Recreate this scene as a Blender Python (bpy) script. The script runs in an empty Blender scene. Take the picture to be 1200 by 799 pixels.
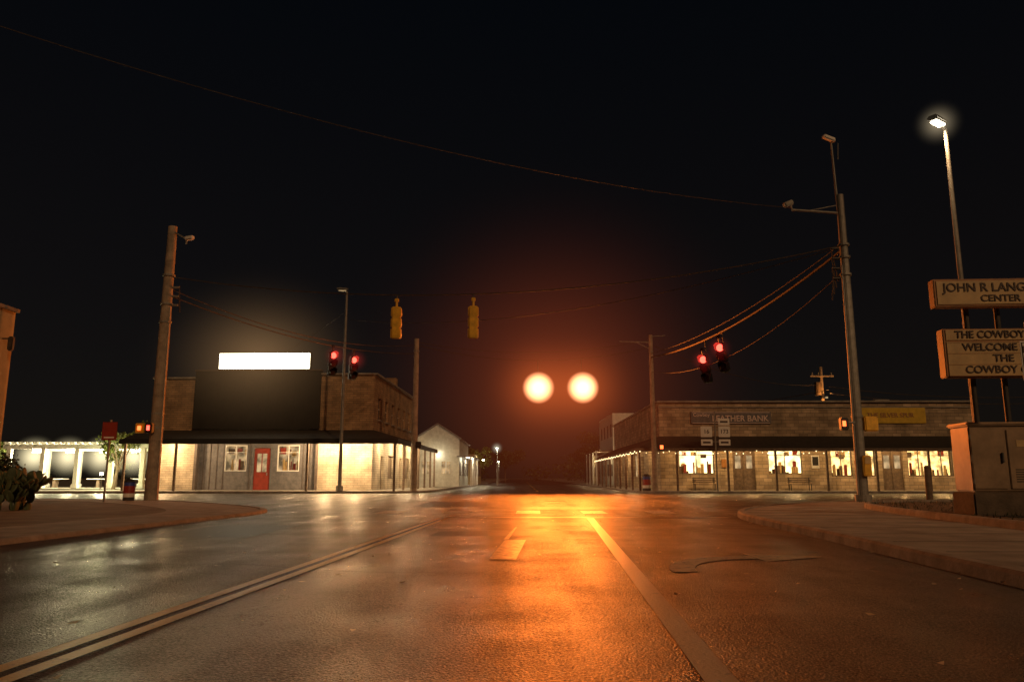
import bpy, bmesh, math, random
from mathutils import Vector, Matrix
random.seed(7)
scene = bpy.context.scene
R = math.radians

# ------------------------------------------------------------------ materials
def nodes_of(m):
    m.use_nodes = True
    nt = m.node_tree
    for n in list(nt.nodes): nt.nodes.remove(n)
    return nt, nt.nodes, nt.links

def mat(name, col, rough=0.7, var=0.25, scale=4.0, bump=0.2, bscale=30.0, metal=0.0, spec=0.5, col2=None, detail=6):
    m = bpy.data.materials.new(name)
    nt, N, L = nodes_of(m)
    out = N.new('ShaderNodeOutputMaterial'); b = N.new('ShaderNodeBsdfPrincipled')
    L.new(b.outputs[0], out.inputs[0])
    tc = N.new('ShaderNodeTexCoord')
    n1 = N.new('ShaderNodeTexNoise'); n1.inputs['Scale'].default_value = scale; n1.inputs['Detail'].default_value = detail
    n1.inputs['Roughness'].default_value = 0.65
    L.new(tc.outputs['Object'], n1.inputs['Vector'])
    cr = N.new('ShaderNodeValToRGB')
    c2 = col2 if col2 else tuple(c*(1-var) for c in col)
    c1 = tuple(min(1, c*(1+var)) for c in col) if not col2 else col
    cr.color_ramp.elements[0].position = 0.3; cr.color_ramp.elements[0].color = (*c2, 1)
    cr.color_ramp.elements[1].position = 0.7; cr.color_ramp.elements[1].color = (*c1, 1)
    L.new(n1.outputs[0], cr.inputs[0]); L.new(cr.outputs[0], b.inputs['Base Color'])
    b.inputs['Roughness'].default_value = rough; b.inputs['Metallic'].default_value = metal
    b.inputs['Specular IOR Level'].default_value = spec
    if bump > 0:
        n2 = N.new('ShaderNodeTexNoise'); n2.inputs['Scale'].default_value = bscale; n2.inputs['Detail'].default_value = 4
        L.new(tc.outputs['Object'], n2.inputs['Vector'])
        bp = N.new('ShaderNodeBump'); bp.inputs['Strength'].default_value = bump; bp.inputs['Distance'].default_value = 0.02
        L.new(n2.outputs[0], bp.inputs['Height']); L.new(bp.outputs[0], b.inputs['Normal'])
    return m

def brick_mat(name, c1, c2, mortar, bw=0.45, bh=0.2, bump=0.6):
    m = bpy.data.materials.new(name)
    nt, N, L = nodes_of(m)
    out = N.new('ShaderNodeOutputMaterial'); b = N.new('ShaderNodeBsdfPrincipled')
    L.new(b.outputs[0], out.inputs[0])
    tc = N.new('ShaderNodeTexCoord'); sp = N.new('ShaderNodeSeparateXYZ'); cb = N.new('ShaderNodeCombineXYZ')
    ad = N.new('ShaderNodeMath'); ad.operation = 'ADD'
    L.new(tc.outputs['Object'], sp.inputs[0]); L.new(sp.outputs[0], ad.inputs[0]); L.new(sp.outputs[1], ad.inputs[1])
    L.new(ad.outputs[0], cb.inputs[0]); L.new(sp.outputs[2], cb.inputs[1])
    br = N.new('ShaderNodeTexBrick')
    br.inputs['Color1'].default_value = (*c1, 1); br.inputs['Color2'].default_value = (*c2, 1); br.inputs['Mortar'].default_value = (*mortar, 1)
    br.inputs['Scale'].default_value = 1.0; br.inputs['Brick Width'].default_value = bw; br.inputs['Row Height'].default_value = bh
    br.inputs['Mortar Size'].default_value = 0.014; br.inputs['Bias'].default_value = 0.1
    L.new(cb.outputs[0], br.inputs['Vector'])
    nz = N.new('ShaderNodeTexNoise'); nz.inputs['Scale'].default_value = 0.9; nz.inputs['Detail'].default_value = 8
    L.new(tc.outputs['Object'], nz.inputs['Vector'])
    mr = N.new('ShaderNodeMapRange'); mr.inputs['From Min'].default_value = 0.3; mr.inputs['From Max'].default_value = 0.7
    mr.inputs['To Min'].default_value = 0.5; mr.inputs['To Max'].default_value = 1.2
    L.new(nz.outputs[0], mr.inputs[0])
    mx = N.new('ShaderNodeMix'); mx.data_type = 'RGBA'; mx.blend_type = 'MULTIPLY'; mx.inputs[0].default_value = 1
    L.new(br.outputs['Color'], mx.inputs[6]); L.new(mr.outputs[0], mx.inputs[7]); L.new(mx.outputs[2], b.inputs['Base Color'])
    bp = N.new('ShaderNodeBump'); bp.inputs['Strength'].default_value = bump; bp.inputs['Distance'].default_value = 0.03; bp.invert = True
    L.new(br.outputs['Fac'], bp.inputs['Height']); L.new(bp.outputs[0], b.inputs['Normal'])
    b.inputs['Roughness'].default_value = 0.85
    return m

def emis(name, col, s, var=0.0, scale=3.0):
    m = bpy.data.materials.new(name)
    nt, N, L = nodes_of(m)
    out = N.new('ShaderNodeOutputMaterial'); e = N.new('ShaderNodeEmission')
    e.inputs[0].default_value = (*col, 1); e.inputs[1].default_value = s
    L.new(e.outputs[0], out.inputs[0])
    if var > 0:
        tc = N.new('ShaderNodeTexCoord'); nz = N.new('ShaderNodeTexNoise'); nz.inputs['Scale'].default_value = scale; nz.inputs['Detail'].default_value = 3
        L.new(tc.outputs['Object'], nz.inputs['Vector'])
        mr = N.new('ShaderNodeMapRange'); mr.inputs['From Min'].default_value = 0.35; mr.inputs['From Max'].default_value = 0.65
        mr.inputs['To Min'].default_value = s*(1-var); mr.inputs['To Max'].default_value = s*(1+var)
        L.new(nz.outputs[0], mr.inputs[0]); L.new(mr.outputs[0], e.inputs[1])
    return m

def bloom_mat(name, col, s, power=3.0, step=1.0):  # emission-only volume imitating lens bloom; no mist scatters light here
    m = bpy.data.materials.new(name)
    nt, N, L = nodes_of(m)
    out = N.new('ShaderNodeOutputMaterial'); e = N.new('ShaderNodeEmission'); e.inputs[0].default_value = (*col, 1)
    tc = N.new('ShaderNodeTexCoord'); ln = N.new('ShaderNodeVectorMath'); ln.operation = 'LENGTH'
    L.new(tc.outputs['Object'], ln.inputs[0])
    sb = N.new('ShaderNodeMath'); sb.operation = 'SUBTRACT'; sb.inputs[0].default_value = 1.0; sb.use_clamp = True
    L.new(ln.outputs['Value'], sb.inputs[1])
    pw = N.new('ShaderNodeMath'); pw.operation = 'POWER'; pw.inputs[1].default_value = power
    L.new(sb.outputs[0], pw.inputs[0])
    ml = N.new('ShaderNodeMath'); ml.operation = 'MULTIPLY'; ml.inputs[1].default_value = s
    L.new(pw.outputs[0], ml.inputs[0]); L.new(ml.outputs[0], e.inputs[1])
    L.new(e.outputs[0], out.inputs['Volume'])
    try: m.cycles.volume_step_rate = step
    except Exception as ex: print(ex)
    return m

def asphalt_mat():
    m = bpy.data.materials.new("asphalt")
    nt, N, L = nodes_of(m)
    out = N.new('ShaderNodeOutputMaterial'); b = N.new('ShaderNodeBsdfPrincipled'); L.new(b.outputs[0], out.inputs[0])
    tc = N.new('ShaderNodeTexCoord')
    def noise(s, d=6, r=0.6):
        n = N.new('ShaderNodeTexNoise'); n.inputs['Scale'].default_value = s; n.inputs['Detail'].default_value = d; n.inputs['Roughness'].default_value = r
        L.new(tc.outputs['Object'], n.inputs['Vector']); return n
    def mrange(src, a, bb, c, d):
        r = N.new('ShaderNodeMapRange'); r.inputs['From Min'].default_value = a; r.inputs['From Max'].default_value = bb
        r.inputs['To Min'].default_value = c; r.inputs['To Max'].default_value = d; L.new(src, r.inputs[0]); return r
    def math2(op, x, y):
        k = N.new('ShaderNodeMath'); k.operation = op
        for i, v in enumerate((x, y)):
            if isinstance(v, (int, float)): k.inputs[i].default_value = v
            else: L.new(v, k.inputs[i])
        return k.outputs[0]
    big = mrange(noise(0.35, 5).outputs[0], .3, .7, .55, 1.4)
    mp = N.new('ShaderNodeMapping'); mp.inputs['Scale'].default_value = (1.3, 0.05, 1); mp.inputs['Rotation'].default_value = (0, 0, 0.0587)
    L.new(tc.outputs['Object'], mp.inputs[0])
    st = N.new('ShaderNodeTexNoise'); st.inputs['Scale'].default_value = 1.0; st.inputs['Detail'].default_value = 4; L.new(mp.outputs[0], st.inputs['Vector'])
    strk = mrange(st.outputs[0], .35, .65, .65, 1.3)
    aggn = noise(48, 4, .85)
    agg = mrange(aggn.outputs[0], .38, .66, .15, 2.6)
    v = math2('MULTIPLY', math2('MULTIPLY', big.outputs[0], strk.outputs[0]), agg.outputs[0])
    cm = N.new('ShaderNodeMix'); cm.data_type = 'RGBA'; cm.blend_type = 'MULTIPLY'; cm.inputs[0].default_value = 1
    cm.inputs[6].default_value = (0.047, 0.039, 0.032, 1); L.new(v, cm.inputs[7]); L.new(cm.outputs[2], b.inputs['Base Color'])
    rr = mrange(noise(0.8, 6).outputs[0], .3, .7, .27, .46)
    rv = math2('MULTIPLY', rr.outputs[0], mrange(st.outputs[0], .35, .65, 1.15, .85).outputs[0])
    rv = math2('MULTIPLY', rv, mrange(aggn.outputs[0], .38, .66, 1.3, .75).outputs[0]); L.new(rv, b.inputs['Roughness'])
    vo = N.new('ShaderNodeTexVoronoi'); vo.inputs['Scale'].default_value = 60; L.new(tc.outputs['Object'], vo.inputs['Vector'])
    n = noise(30, 4, .85); hh = math2('ADD', math2('MULTIPLY', n.outputs[0], 1.2), math2('MULTIPLY', vo.outputs['Distance'], -.8))
    bp = N.new('ShaderNodeBump'); bp.inputs['Strength'].default_value = 1.0; bp.inputs['Distance'].default_value = 0.015
    L.new(hh, bp.inputs['Height']); L.new(bp.outputs[0], b.inputs['Normal'])
    L.new(mrange(noise(.5, 5).outputs[0], .3, .7, .18, .40).outputs[0], b.inputs['Specular IOR Level'])
    b.inputs['Specular Tint'].default_value = (1, .86, .70, 1)
    return m

def paint_mat(name, col, wear=0.5, rough=.42, spec=.5):
    m = bpy.data.materials.new(name)
    nt, N, L = nodes_of(m)
    out = N.new('ShaderNodeOutputMaterial'); b = N.new('ShaderNodeBsdfPrincipled'); L.new(b.outputs[0], out.inputs[0])
    tc = N.new('ShaderNodeTexCoord'); n = N.new('ShaderNodeTexNoise'); n.inputs['Scale'].default_value = 9; n.inputs['Detail'].default_value = 8; n.inputs['Roughness'].default_value = .75
    L.new(tc.outputs['Object'], n.inputs['Vector'])
    cr = N.new('ShaderNodeValToRGB'); cr.color_ramp.elements[0].position = wear-0.08; cr.color_ramp.elements[0].color = (.055, .05, .048, 1)
    cr.color_ramp.elements[1].position = wear+0.08; cr.color_ramp.elements[1].color = (*col, 1)
    L.new(n.outputs[0], cr.inputs[0]); L.new(cr.outputs[0], b.inputs['Base Color']); b.inputs['Roughness'].default_value = rough
    b.inputs['Specular IOR Level'].default_value = spec
    bp = N.new('ShaderNodeBump'); bp.inputs['Strength'].default_value = .7; bp.inputs['Distance'].default_value = .008
    n2 = N.new('ShaderNodeTexNoise'); n2.inputs['Scale'].default_value = 45; L.new(tc.outputs['Object'], n2.inputs['Vector'])
    L.new(n2.outputs[0], bp.inputs['Height']); L.new(bp.outputs[0], b.inputs['Normal'])
    return m

M = {}
M['asphalt'] = asphalt_mat()
M['patch'] = mat("asphalt_patch", (.028,.025,.022), .40, .4, 6, .8, 45, spec=.4)
M['tar'] = mat("crack_sealant", (.012,.011,.010), .55, .3, 6, .3, 30, spec=.2)
M['dirt'] = mat("dry_dirt", (.13,.105,.078), .95, .5, .9, .8, 14)
M['concrete'] = mat("concrete", (.25,.23,.20), .85, .4, 1.3, .4, 40)
M['kerb'] = mat("kerb_concrete", (.26,.225,.19), .8, .45, 2.5, .5, 30)
M['gravel'] = mat("planter_soil", (.07,.055,.04), .95, .5, 8, .9, 25)
M['stone'] = brick_mat("limestone_block", (.56,.44,.30), (.34,.26,.17), (.2,.17,.13), .6, .24)
M['brick'] = brick_mat("buff_brick", (.48,.31,.17), (.34,.22,.12), (.2,.16,.11), .5, .16)
M['lightbrick'] = brick_mat("painted_brick", (.58,.49,.37), (.48,.41,.31), (.30,.26,.21), .5, .16, .6)
M['stucco'] = mat("stucco", (.46,.38,.22), .9, .15, 1.5, .4, 50)
M['whitewood'] = mat("white_clapboard", (.55,.55,.50), .7, .2, 3, .2, 20)
M['darkpanel'] = mat("dark_metal_panel", (.018,.017,.016), .55, .3, 1.2, .1, 8)
M['canopy'] = mat("canopy_shingles", (.035,.028,.022), .8, .4, 3, .6, 14)
M['wooddark'] = mat("weathered_wood", (.14,.10,.07), .8, .4, 5, .5, 25)
M['polewood'] = mat("utility_pole_wood", (.30,.24,.18), .85, .4, 3, .6, 22)
M['grey'] = mat("galvanised_steel", (.24,.23,.21), .55, .25, 5, .15, 30, metal=.3)
M['darksteel'] = mat("dark_steel", (.06,.058,.055), .5, .3, 5, .1, 30, metal=.4)
M['frame'] = mat("window_frame", (.10,.08,.07), .6, .3, 6, .1, 30)
M['grywood'] = mat("grey_painted_boards", (.15,.145,.15), .75, .3, 4, .3, 20)
M['reddoor'] = mat("red_door_paint", (.30,.045,.028), .5, .2, 4, .1, 20)
M['white'] = mat("white_paint", (.72,.71,.67), .5, .1, 5, .05, 20)
M['signwhite'] = mat("sign_face_white", (.52,.37,.17), .5, .3, 1.2, .03, 20)
M['signgold'] = mat("sign_frame_brown", (.34,.15,.04), .5, .3, 4, .1, 20)
M['yellow'] = mat("signal_yellow_paint", (.75,.42,.03), .5, .25, 6, .05, 20)
M['yellowsign'] = mat("yellow_banner", (.60,.40,.03), .7, .2, 2, .1, 20)
M['black'] = mat("black_plastic", (.02,.02,.02), .45, .3, 5, .05, 20)
M['redpaint'] = mat("red_paint", (.28,.03,.02), .5, .2, 4, .05, 20)
M['bluepaint'] = mat("blue_paint", (.03,.06,.3), .5, .2, 4, .05, 20)
M['cabinet'] = mat("cabinet_aluminium", (.27,.19,.12), .42, .35, 1.6, .1, 9, metal=.25)
M['pedestal'] = mat("stained_pedestal", (.12,.09,.065), .85, .4, 3, .4, 25)
M['leaf'] = mat("leaf_green", (.11,.14,.03), .6, .5, 2, 0)
M['leafdark'] = mat("leaf_dark", (.05,.06,.025), .6, .5, 2, 0)
M['cactus'] = mat("cactus_green", (.07,.09,.04), .7, .4, 4, .3, 20)
M['litter'] = mat("dry_leaf_litter", (.50,.42,.30), .8, .4, 6, 0)
M['wire'] = mat("cable_rubber", (.05,.035,.028), .7, .3, 2, 0)
M['text'] = mat("dark_lettering", (.05,.03,.025), .6, .2, 5, 0)
M['wt'] = mat("pale_lettering", (.70,.56,.50), .6, .2, 5, 0)
M['roofmetal'] = mat("metal_roof", (.3,.3,.32), .4, .2, 2, .1, 20, metal=.5)
M['pyellow'] = paint_mat("road_yellow_paint", (.66,.38,.07), .36, .38, .5)
M['pwhite'] = paint_mat("road_white_paint", (.72,.62,.50), .42, .42, .5)
M['plane'] = paint_mat("lane_line_paint", (.70,.50,.30), .34, .34, .8)
M['pworn'] = paint_mat("worn_white_paint", (.38,.30,.22), .50, .36, .6)
M['parrow'] = paint_mat("worn_arrow_paint", (.62,.48,.30), .42, .42, .5)
M['lensdark'] = mat("dark_lens", (.06,.02,.01), .2, .2, 5, 0)
M['Eamber'] = emis("amber_lens_lit", (1,.42,.15), 60)
M['Ered'] = emis("red_lens_lit", (1,.05,.03), 7)
M['Ewin'] = emis("shop_interior_lit", (1,.60,.20), 2.0, .7, 1.9)
M['Ewinc'] = emis("shop_interior_dim", (1,.66,.32), .42, .7, 1.6)
M['Ebright'] = emis("bright_interior", (1,.80,.36), 2.9, .6, 1.5)
M['Ewhite'] = emis("lamp_white", (1,.86,.62), 40)
M['Esign'] = emis("lit_sign_panel", (1,.84,.56), 10.0)
M['Ebulb'] = emis("string_bulb", (1,.72,.35), 4)
M['Ehand'] = emis("ped_hand", (1,.13,.03), 4)
M['Egreen'] = emis("cool_lamp", (.95,1,.75), 18)

# ------------------------------------------------------------------ helpers
def link(o): scene.collection.objects.link(o); return o
def root(name, loc=(0,0,0), rz=0.0):
    e = bpy.data.objects.new(name, None); e.empty_display_size = .3
    e.location = loc; e.rotation_euler = (0,0,rz); return link(e)
def fin(bm, name, m, parent=None, loc=(0,0,0), rot=(0,0,0), smooth=False):
    bmesh.ops.recalc_face_normals(bm, faces=bm.faces)
    me = bpy.data.meshes.new(name); bm.to_mesh(me); bm.free()
    if m is not None: me.materials.append(m)
    if smooth:
        for p in me.polygons: p.use_smooth = True
    o = bpy.data.objects.new(name, me); o.location = loc; o.rotation_euler = rot
    link(o)
    if parent: o.parent = parent
    return o
def addbox(bm, c, s, bev=0.0):
    r = bmesh.ops.create_cube(bm, size=1.0)
    for v in r['verts']: v.co = Vector((v.co.x*s[0]+c[0], v.co.y*s[1]+c[1], v.co.z*s[2]+c[2]))
    if bev > 0:
        es = list({e for v in r['verts'] for e in v.link_edges})
        bmesh.ops.bevel(bm, geom=es, offset=bev, segments=2, affect='EDGES')
def box(name, c, s, m, parent=None, bev=0.0, rz=0.0, rot=None):
    bm = bmesh.new(); addbox(bm, (0,0,0), s, bev)
    return fin(bm, name, m, parent, c, rot if rot else (0,0,rz))
def addcyl(bm, p0, p1, r0, r1=None, seg=12):
    r1 = r0 if r1 is None else r1
    p0, p1 = Vector(p0), Vector(p1); d = p1-p0
    q = d.to_track_quat('Z','Y').to_matrix().to_4x4()
    bmesh.ops.create_cone(bm, cap_ends=True, segments=seg, radius1=r0, radius2=r1, depth=d.length,
                          matrix=Matrix.Translation((p0+p1)/2) @ q)
def cyl(name, p0, p1, r0, m, parent=None, r1=None, seg=14):
    bm = bmesh.new(); addcyl(bm, p0, p1, r0, r1, seg)
    return fin(bm, name, m, parent, smooth=False)
def prism(name, pts, z0, z1, m, parent=None):
    bm = bmesh.new(); n = len(pts)
    a = [bm.verts.new((x,y,z0)) for x,y in pts]; b = [bm.verts.new((x,y,z1)) for x,y in pts]
    bm.faces.new(b)
    for i in range(n): bm.faces.new((a[i],a[(i+1)%n],b[(i+1)%n],b[i]))
    return fin(bm, name, m, parent)
def ribbon(name, pts, w, z0, z1, m, side=1, parent=None):
    bm = bmesh.new(); P = [Vector((x,y,0)) for x,y in pts]; rows = []
    for i,p in enumerate(P):
        t = (P[min(i+1,len(P)-1)]-P[max(i-1,0)]).normalized(); nrm = Vector((-t.y,t.x,0))*side
        q = p+nrm*w; e=.035
        rows.append([bm.verts.new((p.x,p.y,z0)), bm.verts.new((p.x+nrm.x*.01,p.y+nrm.y*.01,z1-e)), bm.verts.new((p.x+nrm.x*.045,p.y+nrm.y*.045,z1)), bm.verts.new((q.x,q.y,z1)), bm.verts.new((q.x,q.y,z0))])
    for a,b in zip(rows,rows[1:]):
        for k in range(4): bm.faces.new((a[k],a[k+1],b[k+1],b[k]))
    return fin(bm, name, m, parent)
def flat(name, pts, z, m, parent=None):
    bm = bmesh.new(); bm.faces.new([bm.verts.new((x,y,z)) for x,y in pts]); return fin(bm, name, m, parent)
def smoothline(pts, n=5):
    out = []
    for i in range(len(pts)-1):
        p0 = Vector(pts[max(i-1,0)]); p1 = Vector(pts[i]); p2 = Vector(pts[i+1]); p3 = Vector(pts[min(i+2,len(pts)-1)])
        for k in range(n):
            t = k/n
            q = .5*((2*p1)+(-p0+p2)*t+(2*p0-5*p1+4*p2-p3)*t*t+(-p0+3*p1-3*p2+p3)*t**3)
            out.append(tuple(q))
    out.append(tuple(pts[-1])); return out
def wire(name, p0, p1, sag, r=0.02, m=None, n=24, parent=None):
    cu = bpy.data.curves.new(name,'CURVE'); cu.dimensions='3D'; cu.bevel_depth=r; cu.bevel_resolution=1
    sp = cu.splines.new('POLY'); sp.points.add(n)
    for i in range(n+1):
        t=i/n; p=Vector(p0).lerp(Vector(p1),t); p.z -= sag*4*t*(1-t); sp.points[i].co=(*p,1)
    cu.materials.append(m or M['wire']); o=bpy.data.objects.new(name,cu); link(o)
    if parent: o.parent=parent
    return o
def text(name, s, loc, size, m, parent, rz=0, align='CENTER', ext=.01, sx=1.0):
    c = bpy.data.curves.new(name,'FONT'); c.body=s; c.size=size; c.align_x=align; c.align_y='CENTER'; c.extrude=ext; c.offset=size*0.012
    c.materials.append(m); o=bpy.data.objects.new(name,c); o.location=loc; o.rotation_euler=(R(90),0,rz); o.scale=(sx,1,1); link(o); o.parent=parent; return o
def light(name, kind, loc, power, col, parent=None, radius=.15, size=None, target=None, spot=None, rot=None):
    l = bpy.data.lights.new(name, kind); l.energy=power; l.color=col
    if kind in ('POINT','SPOT'): l.shadow_soft_size=radius
    if kind=='SPOT': l.spot_size=R(spot or 120); l.spot_blend=.6
    if kind=='AREA' and size: l.shape='RECTANGLE'; l.size=size[0]; l.size_y=size[1]
    o=bpy.data.objects.new(name,l); o.location=loc; link(o)
    if rot: o.rotation_euler=rot
    if target is not None: o.rotation_euler=(Vector(target)-Vector(loc)).to_track_quat('-Z','Y').to_euler()
    if parent: o.parent=parent
    return o
def halo(name, loc, r, m, parent=None, scale=(1,1,1)):  # added sphere that carries the painted bloom around a light
    bm=bmesh.new(); bmesh.ops.create_icosphere(bm, subdivisions=4, radius=1.0)
    o=fin(bm,name,m,parent,loc); o.scale=(r*scale[0],r*scale[1],r*scale[2]); return o

def wall(name, L, z0, z1, ops, m, parent, depth=.25, axis='x', origin=(0,0), out=-1):
    xs=sorted({0,L,*[o[0] for o in ops],*[o[1] for o in ops]}); zs=sorted({z0,z1,*[o[2] for o in ops],*[o[3] for o in ops]})
    bm=bmesh.new()
    def P(u,d,z):
        return (origin[0]+u, origin[1]+d*(-out), z) if axis=='x' else (origin[0]+d*(-out), origin[1]+u, z)
    def quad(*p): bm.faces.new([bm.verts.new(q) for q in p])
    for a,b in zip(xs,xs[1:]):
        for c,d in zip(zs,zs[1:]):
            mx,mz=(a+b)/2,(c+d)/2
            if any(o[0]<mx<o[1] and o[2]<mz<o[3] for o in ops): continue
            quad(P(a,0,c),P(b,0,c),P(b,0,d),P(a,0,d))
    for o in ops:
        a,b,c,d=o[:4]
        quad(P(a,0,c),P(a,depth,c),P(a,depth,d),P(a,0,d)); quad(P(b,0,c),P(b,depth,c),P(b,depth,d),P(b,0,d))
        quad(P(a,0,c),P(b,0,c),P(b,depth,c),P(a,depth,c)); quad(P(a,0,d),P(b,0,d),P(b,depth,d),P(a,depth,d))
    bmesh.ops.remove_doubles(bm, verts=bm.verts, dist=.0005)
    return fin(bm,name,m,parent)

def window(parent, x0,x1,z0,z1,y=.12, em=None, mull=2, goods=True, fm=None, name='window', depth=1.0):
    fm=fm or M['frame']; em=em or M['Ewin']
    bm=bmesh.new(); w=x1-x0; h=z1-z0; cx=(x0+x1)/2; cz=(z0+z1)/2; t=.07
    addbox(bm,(cx,y,z0+t/2),(w,.08,t)); addbox(bm,(cx,y,z1-t/2),(w,.08,t))
    addbox(bm,(x0+t/2,y,cz),(t,.084,h-2*t)); addbox(bm,(x1-t/2,y,cz),(t,.084,h-2*t))
    for k in range(1,mull): addbox(bm,(x0+w*k/mull,y,cz),(.05,.07,h-2*t))
    addbox(bm,(cx,y-.002,z1-h*.28),(w-2*t,.06,.04))
    fin(bm,name+'_frame',fm,parent)
    bm=bmesh.new(); yb=y+depth
    pts=((x0-.3,yb,z0-.3),(x1+.3,yb,z0-.3),(x1+.3,yb,z1+.3),(x0-.3,yb,z1+.3))
    bm.faces.new([bm.verts.new(p) for p in pts])
    fin(bm,name+'_lit_room',em,parent)
    if goods:
        for mm in (M['wooddark'],M['reddoor'],M['signwhite']):
            bm=bmesh.new(); n=max(2,int(w*2))
            for i in range(n):
                gx=random.uniform(x0+.15,x1-.15); gw=random.uniform(.06,.25); gh=random.uniform(.12,h*.5)
                addbox(bm,(gx,y+.3+random.uniform(0,.45),z0+gh/2),(gw,.1,gh),.02)
            gx=random.uniform(x0+.2,x1-.2); gh=random.uniform(.2,.5); gz=z1-.15-gh/2-random.uniform(0,.3)
            addbox(bm,(gx,y+.5,gz),(random.uniform(.2,.5),.05,gh),.01)
            fin(bm,name+'_goods',mm,parent)

def leaves(bm, c, rad, n, size):
    for i in range(n):
        d=Vector((random.gauss(0,1),random.gauss(0,1),random.gauss(0,1))).normalized()*rad*random.random()**.45
        p=Vector(c)+Vector((d.x,d.y,d.z*.8)); s=size*random.uniform(.6,1.4)
        q=Matrix.Rotation(random.uniform(0,6.28),3,Vector((random.random(),random.random(),random.random()+.1)).normalized())
        vs=[bm.verts.new(p+q@Vector(v)*s) for v in ((-.5,0,0),(0,-.28,.1),(.5,0,0),(0,.28,.1))]
        bm.faces.new(vs)
def tree(name, loc, h, cr, m, n=1600, leafsize=.22, trunk=.14):
    r=root(name,loc); bm=bmesh.new()
    base=Vector((0,0,0)); top=Vector((random.uniform(-.3,.3),0,h*.45)); addcyl(bm,base,top,trunk,trunk*.65,8)
    ends=[]
    for i in range(8):
        a=i*2.4; e=top+Vector((math.cos(a)*cr*random.uniform(.4,.8),math.sin(a)*cr*random.uniform(.4,.8),h*random.uniform(.12,.5)))
        addcyl(bm,top-Vector((0,0,random.uniform(0,h*.15))),e,trunk*.4,trunk*.12,6); ends.append(e)
    fin(bm,'trunk_and_limbs',M['wooddark'],r)
    bm=bmesh.new()
    for e in ends: leaves(bm,e,cr*random.uniform(.3,.55),n//len(ends),leafsize)
    fin(bm,'foliage',m,r); return r

# ------------------------------------------------------------------ ground, roads
flat('ground',[(-700,-80),(700,-80),(700,1200),(-700,1200)],0,M['dirt'])
road=root('asphalt_road')
flat('near_road_and_cross_street',[(-180,-30),(180,-30),(180,50.6),(-180,50.6)],.004,M['asphalt'],road)
flat('far_street',[(-8,50.6),(11,50.6),(12,120),(16,500),(-2,500),(-5,120)],.004,M['asphalt'],road)
def lx(Y,o): return .0587*Y+o
mk=root('road_markings')
zm=.011
def line(name,o,w,y0,y1,m):
    flat(name,[(lx(y0,o-w/2),y0),(lx(y0,o+w/2),y0),(lx(y1,o+w/2),y1),(lx(y1,o-w/2),y1)],zm,m,mk)
line('centre_line_inner',-2.76,.11,-15,19.6,M['pyellow']); line('centre_line_outer',-2.95,.11,-15,19.6,M['pyellow'])
line('lane_line',.80,.17,-15,19.6,M['plane'])
flat('stop_line',[(lx(19.9,-2.9),19.75),(lx(19.9,4.3),19.75),(lx(19.9,4.3),20.1),(lx(19.9,-2.9),20.1)],zm,M['pworn'],mk)
for i,x in enumerate([-3.55,-1.62,.45,2.35,4.3]):
    flat('crosswalk_bar_%d'%i,[(x-.35,22.0),(x+.35,22.0),(x+.40,24.0),(x-.30,24.0)],zm,M['pwhite'],mk)
for i in range(8):
    x=-4+i*1.75
    flat('far_crosswalk_bar_%d'%i,[(x-.3,47),(x+.3,47),(x+.3,49.4),(x-.3,49.4)],zm,M['pworn'],mk)
for i in range(12):
    y=56+i*12
    flat('far_centre_dash_%d'%i,[(1.7+.012*(y-50),y),(1.85+.012*(y-50),y),(1.85+.012*(y+6-50),y+6),(1.7+.012*(y+6-50),y+6)],zm,M['pyellow'],mk)
def arrow(name,ox,oy,pts,m): flat(name,[(ox+x+.0587*y,oy+y) for x,y in pts],zm,m,mk)
arrow('worn_arrow_shaft',-.12,9.8,[(-.17,0),(.17,0),(.17,3.0),(-.17,3.0)],M['pworn'])
arrow('worn_arrow_tip',-.1,12.9,[(-.04,0),(.04,0),(.015,3.2),(-.015,3.2)],M['pworn'])
# right-turn arrow: curved shaft (quads) plus head
bm=bmesh.new(); prev=None
for i in range(11):
    a=R(90)*i/10; cx,cy=3.05,8.5; r0,r1=1.05,1.33
    p=[(cx-math.cos(a)*r,cy+math.sin(a)*r*1.3) for r in (r0,r1)]
    cur=[bm.verts.new((q[0],q[1],zm)) for q in p]
    if prev: bm.faces.new((prev[0],cur[0],cur[1],prev[1]))
    prev=cur
bm.faces.new([bm.verts.new(q) for q in ((3.06,9.55,zm),(3.06,10.55,zm),(3.95,10.1,zm))])
fin(bm,'right_turn_arrow',M['parrow'],mk)
pt=root('asphalt_patches')
for i,(x,y,w,l) in enumerate([(-.35,14.3,2.2,1.3),(-5.4,15,1.8,3.5),(2.7,26,5,2.2),(-2,30,3,6),(.9,17.2,1.2,1.3),(6,38,4,3)]):
    flat('patch_%d'%i,[(x-w/2,y-l/2),(x+w/2,y-l/2+.1),(x+w/2+.05,y+l/2),(x-w/2+.08,y+l/2-.06)],.0075,M['patch'],pt)
def crack(x,y,ang,n,w=.010):
    bm=bmesh.new(); prev=None
    for i in range(n):
        ang+=random.gauss(0,.2); x+=math.cos(ang)*.28; y+=math.sin(ang)*.28; ww=w*random.uniform(.4,1.4)
        nx,ny=-math.sin(ang)*ww,math.cos(ang)*ww
        cur=(bm.verts.new((x+nx,y+ny,.0095)),bm.verts.new((x-nx,y-ny,.0095)))
        if prev: bm.faces.new((prev[0],cur[0],cur[1],prev[1]))
        prev=cur
    fin(bm,'sealed_crack',M['tar'],pt)
for c in ((-5.5,9,.2,20),(-7,17,.1,40),(-4,25,.1,50),(2,30,-.1,60)): crack(*c)
mh=root('manhole_cover',(1.9,34,.014)); cyl('cover',(0,0,-.006),(0,0,.004),.42,M['darksteel'],mh,seg=24)
cyl('rim',(0,0,-.007),(0,0,.002),.5,M['patch'],mh,seg=24)

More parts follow.
